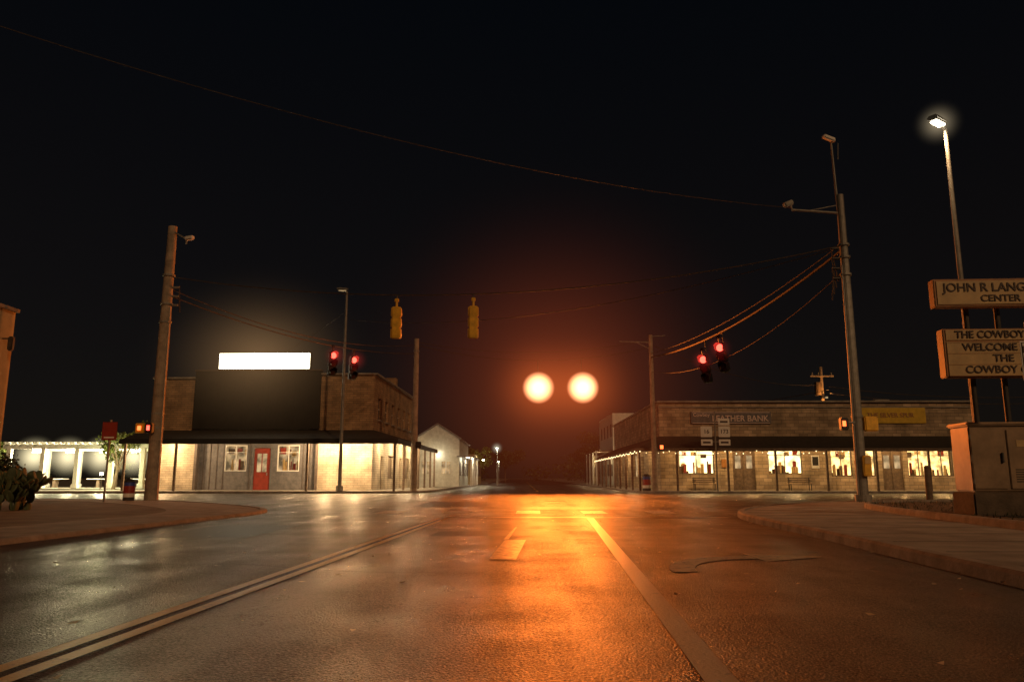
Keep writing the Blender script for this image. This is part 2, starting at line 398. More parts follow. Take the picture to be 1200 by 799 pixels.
rk=smoothline([(3.75,-12),(4.35,1),(4.7,8),(5.1,13),(5.35,17),(5.65,19.5),(6.3,21.8),(7.6,24.4),(9.6,27),(12,29.2),(15,30.6),(20,31.2),(30,31.3)])
rb=root('sidewalk'); prism('slab',[*[(x+.05,y) for x,y in rk],(150,31.3),(150,-12)],-.02,.128,M['concrete'],rb)
ribbon('kerb',rk,.18,0,.15,M['kerb'],-1,rb)
bm=bmesh.new()
for i in range(16):
    y=2+i*1.5; addbox(bm,(lx(y,4.55)+1.8,y,.128),(3.4,.02,.006))
fin(bm,'expansion_joints',M['patch'],rb)
pk=smoothline([(7.6,-5),(8.2,6),(8.6,13),(9.2,18),(10.0,22),(11.0,24.3),(12.6,25.6),(16,26.2),(40,26.4)])
pl=root('planter_bed'); prism('soil',[*[(x+.1,y) for x,y in pk],(60,26.4),(60,-5)],.1,.22,M['gravel'],pl)
ribbon('planter_kerb',pk,.16,.12,.27,M['kerb'],-1,pl)
bm=bmesh.new()
for i in range(1500):
    y=random.uniform(9,26); x=random.uniform(9.2+max(0,(y-18))*.28,16); h=random.uniform(.03,.12); a=random.uniform(0,6.3); dx,dy=math.cos(a)*.015,math.sin(a)*.015; lx_,ly_=random.gauss(0,.05),random.gauss(0,.05)
    bm.faces.new([bm.verts.new(p) for p in ((x-dx,y-dy,.21),(x+dx,y+dy,.21),(x+lx_,y+ly_,.22+h))])
fin(bm,'dry_grass',M['leafdark'])
lk=smoothline([(-9.0,-12),(-8.2,2),(-7.65,12),(-7.25,18),(-7.0,21.5),(-7.5,24),(-9.3,27),(-12.3,30.5),(-16,33.6),(-22,35),(-35,35.3)])
lb=root('sidewalk',(0,0,0)); prism('slab',[*[(x-.05,y) for x,y in lk],(-180,35.3),(-180,-12)],-.02,.06,M['dirt'],lb)
ribbon('kerb',lk,.2,0,.085,M['kerb'],1,lb)
wk=[(x-.25,y) for x,y in lk if y>5]
prism('concrete_walk',wk+[(x-2.2,y-1.4) for x,y in reversed(wk)],.04,.068,M['concrete'],lb)
fl=smoothline([(-180,50.2),(-30,50.2),(-12,50.2),(-8,50.4),(-6.1,51.4),(-5.6,54),(-5.2,70),(-4.5,120),(-2,400)])
f1=root('sidewalk'); prism('slab',[*[(x-.05,y+.03) for x,y in fl],(-180,400)],-.02,.128,M['concrete'],f1); ribbon('kerb',fl,.18,0,.15,M['kerb'],1,f1)
fr=smoothline([(180,50.2),(30,50.2),(13,50.2),(10,50.4),(8.6,51.4),(8.2,54),(8.5,70),(9.5,120),(14,400)])
f2=root('sidewalk'); prism('slab',[*[(x+.05,y+.03) for x,y in fr],(180,400)],-.02,.128,M['concrete'],f2); ribbon('kerb',fr,.18,0,.15,M['kerb'],-1,f2)

bm=bmesh.new()
for i in range(300):
    y=random.uniform(3,28); x=random.uniform(-7,5.3)
    if random.random()<.45: x=lx(y,random.choice([-2.6,.95,4.4,4.3,-8]))+random.gauss(0,.25)
    s=random.uniform(.015,.05); a=random.uniform(0,6.3)
    bm.faces.new([bm.verts.new((x+math.cos(a+k*1.57)*s*(1 if k%2 else .5),y+math.sin(a+k*1.57)*s*(1 if k%2 else .5),.014+random.uniform(0,.02))) for k in range(4)])
fin(bm,'fallen_leaves',M['litter'])

# ------------------------------------------------------------------ left corner building
LB=root('brick_commercial_building',(-9.9,55,0),-.03)
wall('front_wall_upper_right',3.9,3.9,8.3,[],M['brick'],LB,origin=(-3.9,0))
wall('front_wall_upper_left',3.2,3.9,8.05,[],M['brick'],LB,origin=(-16.1,0))
wall('front_wall_lower_right',3.9,0.1,3.9,[],M['lightbrick'],LB,origin=(-3.9,0))
wall('front_wall_lower_left',3.4,0.1,3.9,[],M['lightbrick'],LB,origin=(-16.1,0))
box('dark_sign_panel',(-8.4,-.05,6.5),(9.1,.5,4.2),M['darkpanel'],LB,.03)
box('panel_cap',(-8.4,-.08,8.62),(9.2,.6,.1),M['frame'],LB)
for k in range(1,5): box('panel_seam',(-12.95+k*1.82,-.305,6.5),(.03,.012,4.1),M['black'],LB)
box('lit_sign_box',(-8.0,-.1,9.30),(6.8,.3,1.28),M['darksteel'],LB,.03)
box('lit_sign_face',(-8.0,-.27,9.30),(6.6,.04,1.12),M['Esign'],LB,.015)
for k in (-10.4,-5.6): box('sign_support',(k,.2,8.9),(.1,.1,.9),M['darksteel'],LB)
wall('shopfront_boards',8.8,.1,3.7,[(2.0,3.6,1.45,3.3),(4.1,5.3,.12,3.1),(5.8,7.4,1.45,3.3)],M['grywood'],LB,depth=.12,origin=(-12.7,.35))
for k in range(19):
    x=-12.7+k*.48
    if any(a-.05<x+12.7<b+.05 for a,b in ((2.0,3.6),(4.1,5.3),(5.8,7.4))): continue
    box('board_batten',(x,.33,1.9),(.05,.04,3.5),M['frame'],LB)
window(LB,-10.7,-9.1,1.45,3.3,.4,M['Ewinc'],2,fm=M['white']); window(LB,-6.9,-5.3,1.45,3.3,.4,M['Ewinc'],2,fm=M['white'])
bm=bmesh.new(); addbox(bm,(-8,.43,1.6),(1.15,.06,2.95),.01); dr=fin(bm,'red_door',M['reddoor'],LB)
box('door_glass',(-8,.385,2.05),(.7,.02,1.3),M['Ewinc'],LB); box('door_midrail',(-8,.37,2.05),(.06,.02,1.3),M['reddoor'],LB)
box('door_handle',(-7.6,.34,1.25),(.04,.08,.22),M['grey'],LB)
for x in (-12.65,-3.95): box('corner_pilaster',(x,.14,1.95),(.18,.5,3.7),M['frame'],LB)
ups=[(1.5,2.7,5.2,6.8),(4.2,5.4,5.2,6.8),(6.9,8.1,5.2,6.8),(9.6,10.8,5.2,6.8),(12.3,13.5,5.2,6.8),(15,16.2,5.2,6.8)]
los=[(3,4.2,.12,2.6),(6,8.4,.9,2.7),(11,12.2,.12,2.6),(14,16,.9,2.7)]
wall('side_wall_upper',18,3.9,8.3,ups,M['brick'],LB,axis='y',origin=(0,0),out=1,depth=.2)
wall('side_wall_lower',18,.1,3.9,los,M['lightbrick'],LB,axis='y',origin=(0,0),out=1,depth=.2)
for o in ups+los:
    box('side_pane',(-.2,(o[0]+o[1])/2,(o[2]+o[3])/2),(.05,o[1]-o[0]-.02,o[3]-o[2]-.02),M['frame'] if o in ups else M['wooddark'],LB)
    if o in ups:
        box('sash_bar',(-.15,(o[0]+o[1])/2,(o[2]+o[3])/2),(.05,o[1]-o[0]-.1,.07),M['white'],LB); box('sash_bar',(-.16,(o[0]+o[1])/2,(o[2]+o[3])/2),(.04,.05,o[3]-o[2]-.1),M['white'],LB)
        box('sill',(.05,(o[0]+o[1])/2,o[2]-.06),(.2,o[1]-o[0]+.2,.1),M['concrete'],LB)
box('parapet_cap_side',(.03,9,8.36),(.4,18.2,.12),M['concrete'],LB); box('parapet_cap_front',(-1.96,.03,8.362),(3.8,.4,.12),M['concrete'],LB)
box('parapet_cap_left',(-14.55,.03,8.11),(3.2,.4,.12),M['concrete'],LB)
box('roof',(-8.1,9.2,7.7),(16,17.6,.2),M['darkpanel'],LB); box('left_wall',(-16.05,9.2,3.9),(.1,17.8,7.6),M['brick'],LB); box('back_wall',(-8.1,18,4.1),(16,.15,8),M['brick'],LB)
box('chimney',(-1.2,13,8.9),(.9,.9,1.6),M['brick'],LB,.02)
bm=bmesh.new()
a=[(-16.6,-3,3.55),(2.3,-3,3.55),(2.3,18,3.55),(0.02,18,4.35),(0.02,-.02,4.35),(-16.6,-.02,4.35)]
v=[bm.verts.new(p) for p in a]; u=[bm.verts.new((p[0],p[1],p[2]-.16)) for p in a]
bm.faces.new((v[0],v[1],v[4],v[5])); bm.faces.new((v[1],v[2],v[3],v[4])); bm.faces.new((u[0],u[1],u[4],u[5])); bm.faces.new((u[1],u[2],u[3],u[4]))
for i in range(6): bm.faces.new((v[i],v[(i+1)%6],u[(i+1)%6],u[i]))
fin(bm,'canopy_roof',M['canopy'],LB)
box('fascia_front',(-7.15,-3.03,3.42),(19,.06,.34),M['darkpanel'],LB); box('fascia_side',(2.33,7.5,3.42),(.06,21,.34),M['darkpanel'],LB)
for x in (2.1,-3.8,-12.8,-16.3): box('canopy_post',(x,-2.8,1.75),(.14,.14,3.3),M['wooddark'],LB)
for y in (1,4.5,8,11.5,15,17.8): box('canopy_post',(2.1,y,1.75),(.14,.14,3.3),M['wooddark'],LB)
WL=(1,.63,.30)
for x,p in ((-14.4,850),(-11.0,90),(-5.2,110),(-2.9,900),(-.8,900)):
    cyl('soffit_light',(x,-1.6,3.62),(x,-1.6,3.5),.12,M['Ewhite'],LB); light('soffit_lamp','POINT',(x,-1.6,3.35),p,WL,LB,.12)
for y in (2.5,7,11.5,16):
    cyl('soffit_light',(1.2,y,3.7),(1.2,y,3.58),.12,M['Ewhite'],LB); light('soffit_lamp','POINT',(1.2,y,3.4),380,(1,.68,.34),LB,.12)

# ------------------------------------------------------------------ right corner building
RB=root('stone_storefront_building',(10.5,55,0),-.012)
ops=[(1.3,3.8,1.25,3.1),(5.1,6.7,.12,2.9),(7.6,10.0,1.25,3.1),(12.0,13.5,1.1,3.0),(13.8,15.2,1.1,3.0),(15.6,17.1,.12,2.9),(17.4,20.6,1.1,3.1)]
wall('front_wall',22.4,.1,6.3,ops,M['stone'],RB)
so=[(3,5,1.1,2.9),(7.5,8.8,.12,2.7),(11,13.5,1.1,2.9),(17,18.3,.12,2.7),(20.5,23,1.1,2.9)]
wall('side_wall',27,.1,6.3,so,M['stone'],RB,axis='y',origin=(0,0),out=-1)
box('side_room_glow',(.9,13,1.6),(.05,25,2.8),M['Ewinc'],RB)
box('parapet_cap',(11.2,.02,6.35),(22.6,.45,.12),M['concrete'],RB); box('parapet_cap_side',(.02,13.6,6.352),(.45,26.6,.12),M['concrete'],RB)
box('cornice_band',(11.2,-.04,5.95),(22.5,.1,.1),M['concrete'],RB)
box('roof',(11.2,13.5,5.8),(22,26.6,.2),M['darkpanel'],RB); box('right_wall',(22.35,13.5,3.1),(.1,26.8,6.0),M['stone'],RB); box('back_wall',(11.2,27,3.1),(22.2,.1,6.0),M['stone'],RB)
for i,o in enumerate(ops):
    if o[2]<.5:
        bm=bmesh.new(); cx=(o[0]+o[1])/2; addbox(bm,(cx,.2,(o[2]+o[3])/2),(o[1]-o[0]-.02,.06,o[3]-o[2]-.02))
        addbox(bm,(cx,.15,(o[2]+o[3])/2),(.08,.05,o[3]-o[2]-.1))
        fin(bm,'wood_door',M['wooddark'],RB)
        for s in (-1,1): box('door_lite',(cx+s*(o[1]-o[0])*.25,.16,2.1),(.4,.03,.9),M['Ewinc'],RB)
    else: window(RB,*o,y=.14,em=M['Ebright'] if i in(0,2) else M['Ewin'],mull=2 if i!=6 else 4)
box('poster',(10.9,-.03,2.1),(.55,.04,.9),M['white'],RB); box('poster_picture',(10.9,-.055,2.15),(.4,.02,.6),M['darkpanel'],RB)
box('menu_board',(4.5,-.03,2.0),(.4,.04,.6),M['signgold'],RB)
box('shop_signboard',(5.1,-.07,5.2),(5.7,.1,.85),M['grywood'],RB,.01)
text('shop_sign_lettering','LEATHER BANK',(5.75,-.14,5.13),.60,M['wt'],RB,sx=.95); text('shop_sign_script','Cowboy',(3.0,-.14,5.4),.34,M['wt'],RB)
box('shop_sign_border',(5.1,-.125,5.57),(5.5,.02,.04),M['wt'],RB); box('shop_sign_border',(5.1,-.125,4.82),(5.5,.02,.04),M['wt'],RB)
box('yellow_banner',(16.4,-.07,5.35),(5.0,.1,1.1),M['yellowsign'],RB,.01); text('banner_lettering','THE SILVER SPUR',(16.4,-.14,5.35),.46,M['signgold'],RB,sx=.95)
bm=bmesh.new()
a=[(20.9,-3,2.95),(-2.0,-3,2.95),(-2.0,27,2.95),(-.02,27,3.9),(-.02,-.02,3.9),(20.9,-.02,3.9)]
v=[bm.verts.new(p) for p in a]; u=[bm.verts.new((p[0],p[1],p[2]-.12)) for p in a]
bm.faces.new((v[0],v[1],v[4],v[5])); bm.faces.new((v[1],v[2],v[3],v[4])); bm.faces.new((u[0],u[1],u[4],u[5])); bm.faces.new((u[1],u[2],u[3],u[4]))
for i in range(6): bm.faces.new((v[i],v[(i+1)%6],u[(i+1)%6],u[i]))
fin(bm,'canopy_roof',M['canopy'],RB)
box('fascia_front',(9.4,-3.02,2.84),(22.9,.05,.2),M['wooddark'],RB); box('fascia_side',(-2.02,12,2.84),(.05,29.9,.2),M['wooddark'],RB)
for x in (-1.9,.6,4.0,7.2,10.6,13.9,17.4,20.7): box('canopy_post',(x,-2.85,1.45),(.13,.13,2.7),M['wooddark'],RB)
for y in (1,4.5,8,11.5,15,18.5,22,26): box('canopy_post',(-1.85,y,1.45),(.13,.13,2.7),M['wooddark'],RB)
bm=bmesh.new()
def bulb(p,r=.04):
    bmesh.ops.create_icosphere(bm,subdivisions=1,radius=r,matrix=Matrix.Translation(p))
x=-1.9
while x<12.5: bulb((x,-3.1,2.74-.16*abs(math.sin(x*1.6))+random.uniform(-.03,.03)),random.uniform(.022,.042)); x+=random.uniform(.3,.5)
y=-2.8
while y<27: bulb((-2.1,y,2.76-.12*abs(math.sin(y*1.6)))); y+=random.uniform(.6,.9)
fin(bm,'string_light_bulbs',M['Ebulb'],RB)
for x,p in ((2.5,200),(5.9,140),(8.8,200),(13,140),(16.4,140),(19,170)):
    cyl('soffit_light',(x,-1.4,3.35),(x,-1.4,3.25),.08,M['Ewhite'],RB); light('soffit_lamp','POINT',(x,-1.4,3.05),p,(1,.56,.20),RB,.12)
for y in (4,10,16,22): light('soffit_lamp','POINT',(-1,y,2.9),80,(1,.58,.22),RB,.12); cyl('soffit_light',(-1,y,3.1),(-1,y,3.02),.08,M['Ewhite'],RB)
for (x,h) in ((9,.9),(14.5,.7),(19.5,1.2)): box('roof_vent',(x,8,5.9+h/2),(1.2,1,h+.3),M['grey'],RB,.03)

def bench(x,y,rz=0):
    b=root('park_bench',(x,y,.13),rz)
    for k in range(4): box('seat_slat_%d'%k,(0,-.18+k*.12,.45),(1.6,.09,.04),M['wooddark'],b)
    for k in range(3): box('back_slat_%d'%k,(0,.26,.58+k*.13),(1.6,.03,.09),M['wooddark'],b)
    for s in (-.7,.7):
        box('leg_front',(s,-.17,.22),(.05,.05,.43),M['darksteel'],b); box('leg_back',(s,.24,.45),(.05,.05,.9),M['darksteel'],b); box('arm',(s,.02,.66),(.06,.5,.04),M['darksteel'],b)
bench(13.4,54.3); bench(20.0,54.2)

# ------------------------------------------------------------------ far street buildings
def simple_house(name,loc,w,d,h,peak,m,rz=0,lit=True,gable=True):
    b=root(name,loc,rz); bm=bmesh.new()
    pts=[(0,0),(w,0),(w,h),(w/2,h+peak),(0,h)] if gable else [(0,0),(w,0),(w,h),(0,h)]
    f=[bm.verts.new((x,0,z)) for x,z in pts]; k=[bm.verts.new((x,d,z)) for x,z in pts]
    bm.faces.new(f); bm.faces.new(k)
    for i in range(len(pts)): bm.faces.new((f[i],f[(i+1)%len(pts)],k[(i+1)%len(pts)],k[i]))
    fin(bm,'walls',m,b)
    if gable:
        for s in (-1,1):
            L=math.hypot(w/2+.3,peak); ang=math.atan2(peak,w/2)
            box('roof_slope',(w/2+s*(w/4+.1),d/2,h+peak/2+.03),(L,d+.6,.08),M['roofmetal'],b,rot=(0,s*ang,0))
    for x in (w*.25,w*.7):
        box('front_window',(x,-.03,1.9),(w*.2,.06,1.2),M['Ewinc'] if lit else M['frame'],b); box('front_window_frame',(x,-.05,1.9),(.06,.04,1.2),M['white'],b)
        if h>5.5: box('upper_window',(x,-.03,h-2),(w*.15,.06,1.5),M['frame'],b)
    for side in (-.03,w+.03):
        y=1.5
        while y<d-1:
            box('side_window',(side,y,1.8),(.06,1.3,1.4),M['frame'],b)
            if h>5.5: box('side_window_upper',(side,y,h-2),(.06,1.0,1.5),M['frame'],b)
            y+=3.2
    return b
g1=simple_house('gabled_shop_building',(-9.7,78,.1),4.4,16,4.8,1.4,M['whitewood'])
box('porch_roof',(5.0,7,3.0),(1.6,16,.12),M['roofmetal'],g1)
for y in (0,3.5,7,10.5,14): box('porch_post',(5.6,y,1.5),(.12,.12,2.9),M['white'],g1)
light('porch_lamp','POINT',(5.1,3,2.7),110,(1,.85,.55),g1); light('porch_lamp','POINT',(5.1,11,2.7),130,(1,.85,.55),g1)
light('gable_lamp','POINT',(2.3,-1.6,3.0),50,(.9,.85,.55),g1); cyl('gable_lamp_head',(2.3,-.3,3.2),(2.3,-.3,3.05),.1,M['Ewhite'],g1)
g2=simple_house('shop_building',(-11.0,98,.1),6.3,20,3.8,0,M['stucco'],gable=False); light('porch_lamp','POINT',(7.2,5,3),200,(1,.85,.5),g2); cyl('porch_lamp_head',(7.2,5,3.25),(7.2,5,3.15),.15,M['Ewhite'],g2)
g3=simple_house('two_storey_shop_building',(12.0,92,.1),9,14,8.5,0,M['whitewood'],gable=False)
light('wall_lamp','POINT',(-1.6,2,3.5),110,(1,.72,.35),g3); light('wall_lamp','POINT',(2,-2,4),80,(1,.7,.35),g3)
for y in (0,4,8,12): box('balcony_post',(-2.0,y,2),(.14,.14,4),M['white'],g3)
box('balcony',(-1.05,7,4.0),(2.1,14,.15),M['wooddark'],g3)
g4=simple_house('shop_building',(12.5,112,.1),10,22,4.5,0,M['stone'],gable=False); light('wall_lamp','POINT',(-1.6,6,3.2),160,(1,.75,.35),g4)

EB=root('stucco_building',(-19.55,29.6,0),0)
box('walls',(-8,-10,3.7),(16,20,7.4),M['stucco'],EB); box('coping',(-8,-10,7.46),(16.2,20.2,.14),M['concrete'],EB)
box('wall_pipe',(.06,-1.4,3),(.08,.08,5.5),M['grey'],EB)
box('wall_lamp_arm',(.2,-.6,6.25),(.4,.05,.05),M['darksteel'],EB); box('wall_lamp_head',(.35,-.6,6.05),(.2,.2,.55),M['darksteel'],EB,.04)

PG=root('pergola',(-38.2,59,.1))
for x in (0,2.6,5.2,7.8,10.2):
    for y in (0,5): box('post',(x,y,1.55),(.32,.32,3.1),M['white'],PG,.02); box('post_base',(x,y,.25),(.46,.46,.3),M['white'],PG,.02)
for y in (0,5): box('beam',(5.1,y,3.22),(11.2,.18,.34),M['white'],PG)
for k in range(20): box('rafter',(-.1+k*.55,2.5,3.48),(.08,6.2,.18),M['white'],PG)
box('deck',(5.1,2.5,.04),(11.4,6.4,.14),M['concrete'],PG)
for k in range(3): box('picnic_table_top',(1.6+k*3.5,3.6,.8),(1.6,.8,.06),M['white'],PG); box('picnic_table_leg',(1.6+k*3.5,3.6,.42),(.2,.5,.7),M['wooddark'],PG)
hp=bloom_mat('pendant_bloom',(1,.85,.5),1.2,2.2)  # bloom painted around the pendants as glowing volume
for x in (1.3,3.9,6.5,9.0):
    cyl('pendant_lamp',(x,1.2,3.1),(x,1.2,2.8),.28,M['Ewhite'],PG,.28); light('pendant_light','POINT',(x,1.2,2.5),650,(1,.84,.46),PG,.15)
    halo('lamp_bloom',(x,1,2.5),1.8,hp,PG)
tree('oak_tree',(-29.6,58.0,.1),4.4,1.6,M['leaf'],2200,.24); tree('oak_tree',(-27.6,60,.1),4.9,1.7,M['leaf'],2200,.24); tree('oak_tree',(-40.8,60,.1),3.6,1.6,M['leaf'],1800,.24)
tree('oak_tree',(-34,67,.1),3.6,1.8,M['leaf'],1800,.24)
yl=root('yard_uplight'); light('yard_lamp','POINT',(-29.5,56.0,1.6),420,(1,.95,.45),yl,.1)
cyl('stake',(-29.5,56.0,.1),(-29.5,56.0,1.2),.03,M['darksteel'],yl); cyl('lens',(-29.5,56.0,1.2),(-29.5,56.0,1.35),.1,M['Ewhite'],yl)
tree('oak_tree',(-4.9,108,.1),5.0,2.3,M['leaf'],2200,.3); tree('oak_tree',(-1.5,170,0),7,4,M['leafdark'],2000,.5); tree('oak_tree',(15.5,150,0),9,4,M['leafdark'],2000,.5)
bm=bmesh.new()
for i in range(60):
    x=random.uniform(-160,160); y=random.uniform(230,280); leaves(bm,(x,y,random.uniform(2,5)),random.uniform(4,7),90,1.3)
fin(bm,'distant_trees',M['leafdark'])

# ------------------------------------------------------------------ signal heads
def signal(parent, loc, rz, house, lit=None, litmat=None, s=1.0, tilt=0):
    g=root('signal_head',loc,rz); g.parent=parent; g.scale=(s,s,s); g.rotation_euler=(0,tilt,rz)
    bm=bmesh.new()
    for k in range(3): addbox(bm,(0,0,.36*(1-k)),(.34,.2,.345),.03)
    addbox(bm,(0,.06,0),(.24,.14,1.08),.02)
    addcyl(bm,(0,0,.52),(0,0,.75),.04); addbox(bm,(0,0,.78),(.14,.1,.12),.02)
    for k in (-1,0,1): addbox(bm,(0,.105,.36*k),(.26,.06,.25),.02)
    fin(bm,'housing',house,g)
    bm=bmesh.new()
    for k in range(3):
        zc=.36*(1-k); n=14; prev=None
        for i in range(n+1):
            a=R(-40)+R(260)*i/n; ca,sa=math.cos(a)*.155,math.sin(a)*.155; dpt=.28 if 20<math.degrees(a)<160 else .16
            cur=(bm.verts.new((ca,-.1,zc+sa)),bm.verts.new((ca,-.1-dpt,zc+sa)))
            if prev: bm.faces.new((prev[0],cur[0],cur[1],prev[1]))
            prev=cur
    fin(bm,'visors',M['black'] if house is not M['yellow'] else M['yellow'],g)
    for k in range(3):
        cyl('lens_%d'%k,(0,-.095,.36*(1-k)),(0,-.125,.36*(1-k)),.14,litmat if k==lit else M['lensdark'],g,.12,20)
    return g

def pole_band(p,z,r): cyl('band',(0,0,z),(0,0,z+.08),r,M['grey'],p)

LP=root('signal_pole',(-15.2,33,.06)); cyl('shaft',(0,0,0),(0,0,12.0),.28,M['polewood'],LP,.19,18)
cyl('camera_arm',(0,0,11.8),(.75,-.3,11.35),.035,M['grey'],LP); box('traffic_camera',(.95,-.38,11.35),(.45,.2,.18),M['white'],LP,.04,rz=-.4); cyl('camera_mount',(.8,-.32,11.1),(.8,-.32,11.35),.04,M['grey'],LP)
for z in (9.7,8.4,7.6,3.0,3.6): pole_band(LP,z,.27)
cyl('conduit',(.26,-.1,0),(.2,-.1,8.3),.035,M['grey'],LP)
box('ped_signal_box',(-.55,-.3,3.0),(.36,.22,.42),M['yellow'],LP,.03); box('ped_signal_face',(-.55,-.425,3.0),(.14,.02,.18),M['Ehand'],LP); cyl('ped_bracket',(-.5,-.2,3.0),(0,0,3.0),.03,M['grey'],LP)
box('ped_signal_box_side',(-.1,-.42,3.0),(.3,.3,.42),M['black'],LP,.03); box('ped_signal_side_face',(-.1,-.58,3.0),(.12,.02,.2),M['Ered'],LP)
for z in (9.2,8.8,8.4): cyl('insulator',(.2,0,z),(.5,0,z),.05,M['grey'],LP)
cyl('drip_loop',(.5,0,9.2),(.55,.1,8.1),.025,M['wire'],LP)

RP=root('signal_pole',(13.0,29,.13)); cyl('shaft',(0,0,0),(0,0,11.9),.2,M['grey'],RP,.14,16); cyl('base_plate',(0,0,0),(0,0,.25),.3,M['grey'],RP)
cyl('mast_extension',(-.1,0,11),(-.18,0,14.3),.05,M['grey'],RP,.035); box('traffic_camera',(-.3,-.1,14.25),(.55,.2,.17),M['white'],RP,.04,rot=(0,R(12),.3))
cyl('whip_antenna',(.05,0,13.4),(.1,0,14.1),.012,M['grey'],RP)
cyl('camera_arm',(0,0,11.15),(-1.95,-.1,11.25),.045,M['grey'],RP); cyl('camera_arm_brace',(0,0,11.5),(-1.2,-.05,11.25),.02,M['grey'],RP); box('traffic_camera',(-2.1,-.1,11.5),(.45,.2,.2),M['grey'],RP,.04,rot=(0,R(-25),.3))
cyl('camera_mount',(-1.95,-.1,11.2),(-2.0,-.1,11.5),.03,M['grey'],RP)
for z in (9.8,9.3,8.6,3.1,1.4): pole_band(RP,z,.22)
for z in (9.7,9.3,8.9,8.5): cyl('insulator',(-.2,0,z),(-.5,0,z),.05,M['black'],RP)
for k in range(4): cyl('drip_loop',(-.5,0,9.7-.4*k),(-.25-.1*k,.1,8.4-.25*k),.022,M['wire'],RP)
box('ped_signal_box',(-.6,-.2,2.85),(.28,.25,.46),M['black'],RP,.03); box('ped_signal_face',(-.64,-.34,2.85),(.12,.02,.2),M['Ehand'],RP)
cyl('ped_bracket',(-.4,-.1,2.9),(.4,-.1,2.9),.03,M['grey'],RP)
box('ped_signal_box_side',(.42,-.15,2.85),(.5,.25,.55),M['yellow'],RP,.04); box('push_button_box',(.1,-.28,1.3),(.3,.18,.75),M['yellow'],RP,.03); box('button_sign',(.1,-.385,1.5),(.2,.02,.25),M['signwhite'],RP)
cyl('conduit',(-.2,-.1,0),(-.17,-.1,9),.03,M['grey'],RP)

P3=root('signal_pole',(-6.5,51.6,.13)); cyl('shaft',(0,0,0),(0,0,10.2),.22,M['polewood'],P3,.16,14); pole_band(P3,9.3,.2); pole_band(P3,3,.24); box('ped_signal_box',(.3,-.2,3),(.35,.25,.45),M['black'],P3,.03)
P4=root('signal_pole',(9.4,51.3,.13)); cyl('shaft',(0,0,0),(0,0,10.4),.18,M['polewood'],P4,.13,14)
cyl('arm',(0,0,9.9),(-2.1,0,9.95),.04,M['grey'],P4); cyl('arm_up',(0,0,10.3),(1.0,0,10.35),.03,M['grey'],P4); cyl('arm_brace',(0,0,9.4),(-1.0,0,9.92),.025,M['grey'],P4)
box('ped_signal_box',(.45,-.15,2.85),(.4,.3,.5),M['black'],P4,.03); box('ped_signal_face',(.45,-.32,2.85),(.2,.02,.24),M['Ehand'],P4); pole_band(P4,9.2,.16)

def on(p0,p1,sag,t):
    p=Vector(p0).lerp(Vector(p1),t); p.z-=sag*4*t*(1-t); return p
A=((-15.1,33,9.75),(12.9,29,9.95),1.35); wire('span_wire',*A,.022)
for px in (-4.85,-1.6):
    ts=root('traffic_signal')
    t=(px+15.1)/28; p=on(*A,t); cyl('hanger',(p.x,p.y,p.z),(p.x,p.y,p.z-.25),.03,M['darksteel'],ts)
    signal(ts,(p.x,p.y,p.z-1.2),R(180),M['yellow'],s=1.25)
B=((-15.1,33,8.9),(-6.5,51.6,9.3),.7); wire('span_wire',*B,.022)
hr=bloom_mat('red_bloom',(1,.06,.05),.3,2.6)  # painted bloom for the red lenses
for t in (.56,.655):
    tr=root('traffic_signal'); p=on(*B,t); dz=7.4; cyl('hanger',(p.x,p.y,p.z),(p.x,p.y,dz+.8),.03,M['darksteel'],tr); signal(tr,(p.x,p.y,dz),R(35),M['black'],0,M['Ered'],1.3,.04)
    light('red_glow','POINT',(p.x+.4,p.y-.8,dz+.4),12,(1,.05,.02),tr,.12); halo('lamp_bloom',(p.x+.3,p.y-.5,dz+.4),.8,hr,tr)
C=((12.9,29,9.75),(9.4,51.3,9.0),.75); wire('signal_cable_bundle',*C,.055,M['wire']); wire('span_wire',(12.9,29,10.0),(9.4,51.3,9.25),.6,.02)
for t,dz in ((.60,6.95),(.50,7.25)):
    tr=root('traffic_signal'); p=on(*C,t); cyl('hanger',(p.x,p.y,p.z),(p.x+.08,p.y,dz+.8),.03,M['darksteel'],tr); signal(tr,(p.x,p.y,dz),R(-35),M['black'],0,M['Ered'],1.45,-.16)
    light('red_glow','POINT',(p.x-.4,p.y-.8,dz+.4),12,(1,.05,.02),tr,.12); halo('lamp_bloom',(p.x-.3,p.y-.5,dz+.4),.8,hr,tr)
D=((-6.5,51.6,9.9),(9.4,51.3,9.7),1.0); wire('span_wire',*D,.022)
AM=(1,.20,.022)
bloom_core=bloom_mat('amber_bloom_core',(1,.36,.15),8.0,1.1); bloom_mid=bloom_mat('amber_bloom_mid',(1,.17,.03),.13,3.0); bloom_big=bloom_mat('amber_bloom',(1,.16,.04),.034,3.8)  # amber bloom built from nested self-glowing volumes
for x in (1.75,4.68):
    tr=root('traffic_signal'); p=on(*D,(x+6.5)/15.9); cyl('hanger',(p.x,p.y,p.z),(p.x,p.y,7.7),.03,M['darksteel'],tr)
    signal(tr,(p.x,p.y,6.85),0,M['black'],1,M['Eamber'],1.2)
    light('amber_lamp','SPOT',(p.x,p.y-.5,6.85),9500,AM,tr,.18,target=(p.x*.6,0,2),spot=150)
    halo('lamp_bloom',(p.x,p.y-.9,6.85),1.1,bloom_core,tr); halo('lamp_bloom_outer',(p.x,p.y-1,6.85),4.6,bloom_mid,tr)
tr=root('lamp_bloom'); halo('amber_glow',(3.0,51,6.8),18,bloom_big,tr,(1,.6,1))  # wide added glow sphere, imitates bloom across sky and road
wire('overhead_wire',(-19.0,15.2,13.5),(11.05,29,11.5),1.2,.012)
NP=root('utility_pole',(-19.1,15.2,.06)); cyl('shaft',(0,0,0),(0,0,13.8),.18,M['polewood'],NP,.13); box('cross_arm',(0,0,13.4),(.12,1.8,.12),M['polewood'],NP)
